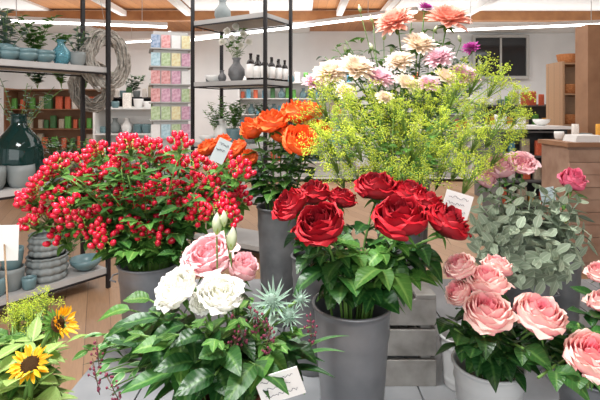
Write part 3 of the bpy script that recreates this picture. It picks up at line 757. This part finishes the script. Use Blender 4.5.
# ------------------------------------------------------------ racks
def rack(label, F, u, n, L, D, H, shelves, board='greyshelf'):
    ang=math.atan2(u.y,u.x)
    root=thing('shelf_rack',label,'shelf rack',(F.x,F.y,0))
    q=Matrix(((u.x,n.x,0),(u.y,n.y,0),(0,0,1)))
    for a in (0,L):
        for c in (0,D):
            b=MB(); b.box((-.015,-.015,0),(.015,.015,H)); p=q@Vector((a,c,0))
            part('post',b.mesh('post',['black'],False),root,p,(0,0,ang))
    for z in shelves:
        b=MB()
        pts=[q@Vector(p) for p in ((.014,.0,z-.045),(L-.014,.0,z-.045),(L-.014,D,z-.045),(.014,D,z-.045))]
        for dz in (0,.045):
            for p in pts: b.v.append((p.x,p.y,p.z+dz)); b.t.append(.5)
        for f in ((3,2,1,0),(4,5,6,7),(0,1,5,4),(1,2,6,5),(2,3,7,6),(3,0,4,7)): b.f.append(f); b.m.append(0)
        part('shelf',b.mesh('shelf',[board],False),root)
        b=MB(); P4=[q@Vector(p) for p in ((0,0,z-.055),(L,0,z-.055),(L,D,z-.055),(0,D,z-.055))]
        for i in range(4): b.tube([P4[i],P4[(i+1)%4]],.009,4)
        part('rail',b.mesh('rail',['black'],False),root)
    return lambda a,c,z: Vector((F.x,F.y,0))+q@Vector((a,c,z))
U=Vector((.6,.8,0)); Nn=Vector((-.8,.6,0))
LR=rack('black metal rack with grey boards full of ceramics',Vector((-1.62,3.8,0)),-U,Nn,1.35,.42,2.75,[.17,.93,1.86,2.7])
Cn=Vector((-.34,4.4,0))
MR=rack('black metal rack with bottles, bowls and plants',Cn,Vector((-.866,.5,0)),Vector((.5,.866,0)),.95,.48,2.75,[.15,.62,1.15,1.80,2.46],'greyshelf')

def vessel(prof,mname,n=28,fold=None):
    b=MB(); b.lathe(prof,n,0,fold=fold); return b.mesh('vessel',[mname])
def thickprof(out,t=.006):
    inn=[(max(0,r-t),max(z,out[0][1]+t)) for r,z in reversed(out) if r>t]
    return [(0,out[0][1])]+out+inn+[(0,out[0][1]+t)]
bowl=thickprof([(.035,0),(.04,.005),(.07,.02),(.1,.05),(.11,.085)])
pot=thickprof([(.055,0),(.06,.004),(.072,.06),(.078,.12),(.08,.15)])
cup=thickprof([(.04,0),(.045,.004),(.058,.03),(.062,.08),(.06,.11)])
vase=thickprof([(.04,0),(.06,.01),(.09,.07),(.085,.13),(.04,.19),(.035,.22),(.05,.25)])
demi=thickprof([(.10,0),(.14,.01),(.165,.06),(.17,.16),(.165,.27),(.14,.35),(.08,.42),(.055,.46),(.052,.52),(.06,.54)],.005)
MV={}
for nm,pr in (('bowl',bowl),('pot',pot),('cup',cup),('vase',vase)):
    for mm in ('ceram','ceramg','ceramw','glassb','zincdark'): MV[nm,mm]=vessel(pr,mm)
MV['demi']=vessel(demi,'glassg',36)
MV['rib']=vessel(thickprof([(.12,0),(.138,.008),(.148,.03),(.138,.05),(.125,.055),(.142,.063),(.152,.085),(.142,.107),(.127,.112),(.142,.12),(.15,.14),(.14,.162),(.13,.167),(.145,.175),(.145,.19)]),'ceramg',112,.03)
def put(nm,mm,label,p,s=1.,name=None,cat=None,group=None):
    return thing(name or {'bowl':'bowl','pot':'flower_pot','cup':'cup','vase':'vase'}[nm],label,cat or {'bowl':'bowl','pot':'flower pot','cup':'cup','vase':'vase'}[nm],p,MV[nm,mm],scale=s,group=group,rot=(0,0,R.random()*6))
for a,c in [(.48,.08),(.60,.08),(.72,.09),(.54,.28),(.84,.1)]:
    put('bowl','ceram','teal-grey ceramic bowl on the upper rack shelf',LR(a,c,1.861),.75)
    put('bowl','ceram','teal-grey bowl stacked on another bowl',LR(a,c,1.892),.75)
put('vase','glassb','rounded blue glass vase with a succulent',LR(.33,.12,1.861),.8)
put('cup','ceramg','small grey ceramic cup on the upper shelf',LR(.22,.08,1.861),1.)
put('pot','ceramg','grey ceramic plant pot on the upper shelf',LR(.14,.2,1.861),.8)
put('pot','ceram','teal-grey pot with eucalyptus on the upper shelf',LR(.68,.25,1.861),.9)
thing('glass_vase','large dark green glass bottle vase on the rack','vase',LR(.6,.22,.931),MV['demi'])
put('cup','ceramg','matte grey-green ceramic cup on the middle shelf',LR(.64,.0+.08,.931),1.5)
put('cup','ceramg','matte grey-green ceramic cup beside another',LR(.83,.09,.931),1.5)
put('pot','ceramg','grey pot with a trailing green plant',LR(.3,.2,.931),1.)
put('pot','ceramg','grey pot with a leafy green plant',LR(.1,.2,.931),1.)
thing('ribbed_planter','ribbed grey ceramic planter','flower pot',LR(.42,.16,.171),MV['rib'])
thing('ribbed_planter','ribbed grey ceramic planter stacked on another','flower pot',LR(.42,.16,.362),MV['rib'],scale=.88)
put('bowl','ceram','shallow teal-grey bowl on the bottom shelf',LR(.14,.10,.171),1.15)
put('pot','ceramg','grey-green plant pot on the bottom shelf',LR(.68,.14,.171),1.1)
put('pot','ceram','teal-grey plant pot stacked on the bottom shelf',LR(.68,.14,.171+.155),1.)
put('cup','ceram','small teal-grey pot on the bottom shelf',LR(.8,.1,.171),1.2)
put('cup','ceram','small teal-grey cup beside the ribbed planter',LR(.60,.04,.171),.8)
def plant(p,hgt,spread,n,LL,LW,lm,label,name='leafy_plant',group=None,up=.6,cat='plant',nl=9,sm='stem'):
    root=thing(name,label,cat,p,group=group); b=MB(); g=MB()
    for i in range(n):
        a=R.random()*2*pi; e=Vector((math.cos(a)*spread*R.random(),math.sin(a)*spread*R.random(),hgt*R.uniform(.6,1)))
        m_=Vector((e.x*.25,e.y*.25,e.z*.6)); P=[Vector((0,0,0)),m_,e]
        P=[P[0]*(1-t)**2+P[1]*2*t*(1-t)+P[2]*t*t for t in [j/5 for j in range(6)]]
        g.tube(P,.0022,4)
        for j in range(nl):
            q,dd=along(P,0,.3+.7*j/nl); aa=j*2.4
            b.leaf(q,Vector((math.cos(aa),math.sin(aa),up)),(0,0,1),LL*R.uniform(.8,1.1),LW,.3,.2,5)
    part('stems',g.mesh('stems',[sm]),root); part('foliage',b.mesh('foliage',[lm]),root); return root
plant(LR(.68,.25,1.87),.42,.28,14,.085,.05,'euc','grey-green eucalyptus sprigs in a pot','eucalyptus_bunch')
plant(LR(.14,.2,1.87),.36,.18,12,.065,.04,'euc','small grey-green leafy plant in a grey pot')
plant(LR(.33,.12,2.0),.11,.08,12,.055,.03,'leafmid','small succulent sitting in a blue glass vase','succulent',nl=6)
plant(LR(.45,.3,1.87),.40,.22,12,.08,.05,'leafmid','leafy green plant behind the bowls')
plant(LR(.3,.2,.94),.36,.2,12,.08,.045,'leafdark','dark green leafy pot plant')
plant(LR(.1,.2,.94),.33,.18,12,.08,.045,'leafmid','fresh green leafy pot plant')
plant(LR(.6,.22,1.2),.56,.36,10,.06,.035,'euc','eucalyptus branches in the green glass vase','eucalyptus_bunch')
plant(LR(.26,.27,.18),.30,.18,16,.07,.035,'leafmid','green leafy plant on the bottom shelf')
def wreath(z,r0_,seed,loc):
    b=MB(); wr=random.Random(seed)
    for k in range(80):
        ph=wr.random()*6; o1=wr.uniform(-.04,.04); r0=r0_+wr.uniform(-.05,.045)
        L_=wr.uniform(2.5,5.5); P=[]
        for j in range(15):
            a=ph+L_*j/14; rr=r0+.016*math.sin(a*5+k)
            P.append((rr*math.cos(a),o1+.015*math.sin(a*3+k),rr*math.sin(a)*1.2))
        b.tube(P,[.0075]*13+[.004,.001],4)
    wq=thing('twig_wreath','grey woven twig wreath hanging at the rack end','wreath',(loc.x,loc.y,z),rot=(0,0,.15+.2*seed%1))
    part('ring',b.mesh('wreath_twigs',['twig']),wq)
    b=MB(); b.tube([(0,0,r0_*1.2),(-.06,0,r0_+.33)],.002,4); part('hanging_cord',b.mesh('cord',['twig']),wq)
wreath(1.93,.175,9,LR(0,.2,0)+Vector((.10,.0,0)))
wreath(1.72,.15,12,LR(0,.5,0)+Vector((.06,.15,0)))

# mid rack goods
def bottle():
    b=MB(); b.lathe([(0,0),(.03,0),(.032,.004),(.032,.13),(.026,.15),(.012,.165),(.011,.195),(.013,.196),(.013,.21),(0,.21)],20); return b.mesh('bottle_body',['bottle'])
def blabel():
    b=MB(); b.lathe([(.0325,.018),(.0345,.0185),(.0345,.1245),(.0325,.125)],20); return b.mesh('bottle_label',['paper'])
BB,BLb=bottle(),blabel()
for i in range(3):
    for c in (.06,.19,.32,.44):
        p=MR(.05+.085*i,c,1.801)
        r_=thing('bottle','dark glass bottle with white paper label','bottle',p,group='bottles on the rack shelf',scale=1.1 if i<2 else 1.3)
        part('body',BB,r_); part('label',BLb,r_)
put('vase','zincdark','dark round vase with white orchids',MR(.47,.15,1.801),1.)
plant(MR(.47,.15,1.95),.46,.22,8,.09,.045,'leafmid','green stems in the dark vase','orchid_plant',nl=6)
for i,(dx,dz) in enumerate([(.0,.42),(.08,.34),(-.09,.37),(.14,.26),(-.14,.26),(.05,.22),(-.04,.3)]):
    p=MR(.47,.15,1.95)
    root=thing('white_orchid','white blossom on thin stem in dark vase','orchid',p,group='orchids in the dark vase')
    b=MB(); b.tube([(0,0,0),(dx*.3,0,dz*.6),(dx,-.03,dz)],.002,4); part('stem',b.mesh('stem',['stem']),root)
    part('bloom',BL['lisi',i%3],root,(dx,-.04,dz),zto((0,-1,.2)),.045)
put('bowl','ceramw','white ceramic bowl on the rack shelf',MR(.78,.15,1.801),.9)
put('vase','zincdark','small dark vase on the rack shelf',MR(.64,.12,1.801),.5)
put('cup','ceramg','small grey cup on the rack shelf',MR(.88,.2,1.801),.8)
for i,(nm,mm,a,c,z,s) in enumerate([('pot','ceramw',.12,.2,1.151,.9),('vase','ceramg',.32,.2,1.151,1.),('pot','ceram',.55,.2,1.151,1.),('vase','ceramw',.75,.25,1.151,1.),('bowl','ceramw',.88,.15,1.151,.8),
    ('pot','ceramg',.2,.2,.621,1.2),('pot','ceramw',.5,.2,.621,1.2),('vase','ceram',.75,.2,.621,1.),('pot','ceramw',.25,.2,2.461,1.),('vase','ceramg',.7,.2,2.461,1.)]):
    put(nm,mm,'%s %s on the black rack'%({'ceramw':'white','ceramg':'grey','ceram':'teal-grey'}[mm],nm),MR(a,c,z),s)
plant(MR(.12,.2,1.2),.42,.22,12,.08,.05,'leafdark','leafy green plant in a white pot')
plant(MR(.55,.2,1.2),.46,.26,16,.09,.055,'leafmid','leafy green plant in a teal pot')
plant(MR(.8,.2,1.2),.40,.2,12,.07,.045,'leafmid','leafy green plant at the rack end')

# ------------------------------------------------------------ card spinner
SP=Vector((-1.52,5.25,0))
root=thing('card_stand','white revolving greeting card stand','card stand',SP)
b=MB(); b.lathe([(0,0),(.24,0),(.24,.02),(.04,.05),(.02,.06),(.02,2.42),(0,2.42)],20); part('pole',b.mesh('pole',['steel']),root)
ang=.35
b=MB()
Mr=Matrix.Rotation(ang,4,'Z')
b.box((-.19,-.19,.55),(.19,.19,2.38),0,Mr)
for zi in range(9):
    z=.58+zi*.2
    for s in (-1,1):
        b.box((-.22,s*.225-.004,z),(.22,s*.225+.004,z+.012),0,Mr); b.box((s*.225-.004,-.22,z),(s*.225+.004,.22,z+.012),0,Mr)
        b.box((-.22,min(s*.19,s*.225),z-.004),(.22,max(s*.19,s*.225),z),0,Mr); b.box((min(s*.19,s*.225),-.22,z-.004),(max(s*.19,s*.225),.22,z),0,Mr)
M['standgrey']=mat('grey_stand_panel',(.50,.50,.49),rough=.6)
part('card_rack',b.mesh('card_rack',['standgrey'],False),root)
CM=[]
for i in range(7):
    b=MB(); b.box((-.049,-.0015,0),(.049,.0015,.155)); CM.append(b.mesh('card',['card%d'%i],False))
for face in (0,1):
    for zi in range(3,9):
        for ci in range(4):
            lx=-.165+.11*ci; z=.585+zi*.2
            lp=Vector((lx,-.207,z)) if face==0 else Vector((.207,lx,z))
            p=SP+(Mr@lp); rz=ang+(0 if face==0 else pi/2)
            thing('greeting_card','printed greeting card in the revolving stand','greeting card',p,CM[R.choice([0,1,2,3,4,4,4,5,6])],rot=(0,0,rz),group='greeting cards in the revolving stand')

# ------------------------------------------------------------ far shelving
def cabinet(label,x0,x1,y0,y1,z1,nsh,m='black',name='shelving_unit',z0=0.):
    root=thing(name,label,'shelving',((x0+x1)/2,(y0+y1)/2,z0)); w=(x1-x0)/2; dd=(y1-y0)/2; H=z1-z0
    b=MB(); b.box((-w,-dd,0),(-w+.03,dd,H)); b.box((w-.03,-dd,0),(w,dd,H)); b.box((-w+.03,dd-.02,0),(w-.03,dd,H)); part('body',b.mesh('body',[m],False),root)
    zs=[]
    for i in range(nsh+1):
        z=.08+(H-.1)*i/nsh; b=MB(); b.box((-w+.0305,-dd,z-.02),(w-.0305,dd-.0205,z)); part('shelf',b.mesh('shelf',[m],False),root); zs.append(z0+z)
    return zs
def bag():
    ms=[]
    for i in range(7):
        b=MB()
        def fn(u,v):
            a=2*pi*u; k=1-.45*abs(v*2-1)**5
            x=math.copysign(abs(math.cos(a))**.4,math.cos(a))*.45; y=math.copysign(abs(math.sin(a))**.4,math.sin(a))*.28*(k if v>.5 else 1)
            return (x,y,v*1.0),v
        b.grid(fn,16,8,0,True)
        b.f.append(tuple(range(8*16,9*16))); b.m.append(0)
        ms.append(b.mesh('packet',['goods%d'%i]))
    return ms
PK_=bag()
def fill(zs,x0,x1,y,gap,h,label,group,types=('pk',),pal=range(7)):
    pal=list(pal)
    for z in zs:
        x=x0+.08
        while x<x1-.08:
            t=R.choice(types); s=h*R.uniform(.6,1)
            if t=='pk': thing('packet',label,'packet',(x,y+R.uniform(-.04,.04),z+.001),PK_[R.choice(pal)],scale=(s*R.uniform(.45,.65),s*.6,s),group=group)
            else: put(t,R.choice(['ceram','ceramg','ceramw']),'ceramic %s on a far shelf'%t,(x,y,z+.001),.9*h/.25,group=group+' ceramics')
            x+=gap*R.uniform(.75,1.25)
zs=cabinet('dark shelving along the wall with coloured goods',-5.4,-3.6,8.2,8.6,1.9,5,'woodend')
fill(zs[1:-1],-5.4,-3.6,8.4,.15,.26,'coloured packet on dark shelving','packets on the dark shelving',('pk',),(0,1,2,4,0,4,5))
zs=cabinet('dark shelving with seed packets and pots',-3.5,-2.2,8.2,8.6,1.75,5,'black')
fill(zs[1:],-3.5,-2.2,8.4,.14,.24,'coloured packet on dark shelving','packets on the dark shelving',('pk','pk','pot'),(0,4,2,5,0))
zs=cabinet('white shelving with pots',-2.9,-1.7,6.3,6.65,1.55,4,'ceramw')
fill(zs[1:],-2.9,-1.7,6.48,.16,.24,'small packet on white shelving','goods on white shelving',('pot','vase','pk','cup'),(0,4,3,2))
for k in range(7):
    plant(Vector((-4.9+.45*k,8.4,1.9 if k<4 else 1.76)),.42,.28,12,.13,.07,'leafmid' if k%2 else 'leafdark','green plant on top of the shelving',group='plants on top of the far shelving',nl=7)
zs=cabinet('white shelving with household goods at the rear wall',-1.3,1.2,9.4,9.75,2.1,6,'ceramw')
fill(zs[1:],-1.3,1.2,9.55,.16,.24,'packet on white shelving','goods at the rear wall',('pk','pk','vase'))
zs=cabinet('white shelving with household goods near the window',1.5,3.6,9.4,9.75,2.1,6,'ceramw')
fill(zs[1:],1.5,3.6,9.55,.16,.24,'packet on white shelving','goods at the rear wall',('pk','pot','vase'),(2,5,2,1))
zs=cabinet('low dark gondola shelf with small goods',3.1,4.7,7.6,8.0,1.6,4,'darkunit')
fill(zs[1:],3.1,4.7,7.8,.15,.26,'small packet on the low gondola','goods on the low gondola',('pk','pk','cup'),(2,5,1,0,3))
zs=cabinet('dark grey open cubby counter with goods',2.35,3.15,5.3,5.8,1.27,4,'darkunit',name='cubby_counter')
fill(zs[1:-1],2.35,3.15,5.42,.14,.2,'packet in the cubby counter','goods in the cubby counter',('pk',),(1,2,3,5,6))
boxobj('counter_top',(2.27,5.25,1.275),(3.17,5.85,1.31),'ceramw','white counter top on the cubby counter','counter top')
for i in range(3): put(['pot','cup','bowl'][i],'ceramw','white ceramic piece on the cubby counter',Vector((2.45+.25*i,5.5,1.311)),.9,group='white ceramics on the cubby counter')
cr=thing('sales_counter','sales counter with rough wood plank front','counter',(3.6,4.4,0))
b=MB(); rr_=random.Random(4)
z=.1
while z<1.13:
    x=-1.12; h=.115
    while x<1.10:
        L_=rr_.uniform(.35,.8); x2=min(1.12,x+L_)
        b.box((x,-.255-rr_.uniform(0,.012),z),(x2-.004,-.2305,min(1.155,z+h-.004)),rr_.choice((0,1))); x=x2
    z+=h
b.box((-1.12,-.23,.0),(1.12,.22,1.16),1); part('body',b.mesh('counter_body',['woodfront','woodfront2'],False),cr)
b=MB(); b.box((-1.15,-.28,1.1605),(1.15,.24,1.2)); part('counter_top',b.mesh('top',['woodend'],False),cr)
for i in range(3):
    b=MB()
    for j in range(8): b.box((-.13+.003*j,-.1,.008*j),(.13,.1,.008*j+.007))
    thing('paper_stack','stack of white wrapping paper on the counter','paper',(2.68+.36*i,4.27,1.201),b.mesh('paper',['paper'],False),group='paper stacks on the counter',rot=(0,0,.2*i))
for i in range(5): put(('cup','bowl','pot')[i%3],('ceramw','ceramg')[i%2],'small ceramic piece on the wooden counter',Vector((2.62+.24*i,4.55,1.201)),.75,group='ceramics on the counter')
for i in range(5): thing('packet','small packet on the wooden counter','packet',(2.74+.24*i,4.48,1.201),PK_[(2,3,5,1,2)[i]],scale=(.07,.07,.16),group='packets on the counter')
zs=cabinet('tall brown wooden bookcase with wicker baskets',3.5,4.75,6.0,6.4,2.15,5,'wood',name='bookcase')
def bask():
    b=MB(); b.lathe(thickprof([(.09,0),(.1,.01),(.12,.06),(.13,.12),(.135,.13)],.01),28,0,fold=.02)
    return b.mesh('basket',['basket'])
BK=bask()
for z in zs[1:]:
    for i in range(4):
        thing('wicker_basket','small woven wicker basket on the bookcase','basket',(3.67+.29*i,6.18,z+.001),BK,group='baskets on the bookcase')
bucket('flower_bucket','small empty white enamel bucket on the table',462,1.28,.86,.06,.05,m='whitepail')

# ------------------------------------------------------------ light
w=bpy.data.worlds.new('World'); sc.world=w; w.use_nodes=True
w.node_tree.nodes['Background'].inputs[0].default_value=(.96,.98,1,1)
w.node_tree.nodes['Background'].inputs[1].default_value=.95
def area(loc,rot,sx,sy,e,c=(1,.995,.985)):
    l=bpy.data.lights.new('area_light','AREA'); l.shape='RECTANGLE'; l.size=sx; l.size_y=sy; l.energy=e; l.color=c
    o=bpy.data.objects.new('area_light',l); o.location=loc; o.rotation_euler=rot; col.objects.link(o)
area((-.7,.9,3.2),(0,0,0),1.2,.9,118)
area((0,4.8,3.25),(0,0,0),6,2,120)
area((0,9,3.3),(0,0,0),12,1.2,220,(.97,.985,1))
area((0,9.3,2.75),(pi,0,0),14,1.4,95)  # added uplight with no fitting, unseen from below, brightens the ceiling
area((-1,-2.4,2.2),(math.radians(70),0,0),5,1.8,78,(.97,.985,1))

cam=bpy.data.cameras.new('camera'); co=bpy.data.objects.new('camera',cam); col.objects.link(co)
co.location=(0,0,EYE); co.rotation_euler=(pi/2,0,0); cam.lens=27; cam.sensor_width=36; cam.shift_y=-.15; cam.clip_start=.05
sc.camera=co
sc.view_settings.view_transform='Standard'; sc.view_settings.look='None'; sc.view_settings.exposure=0.12
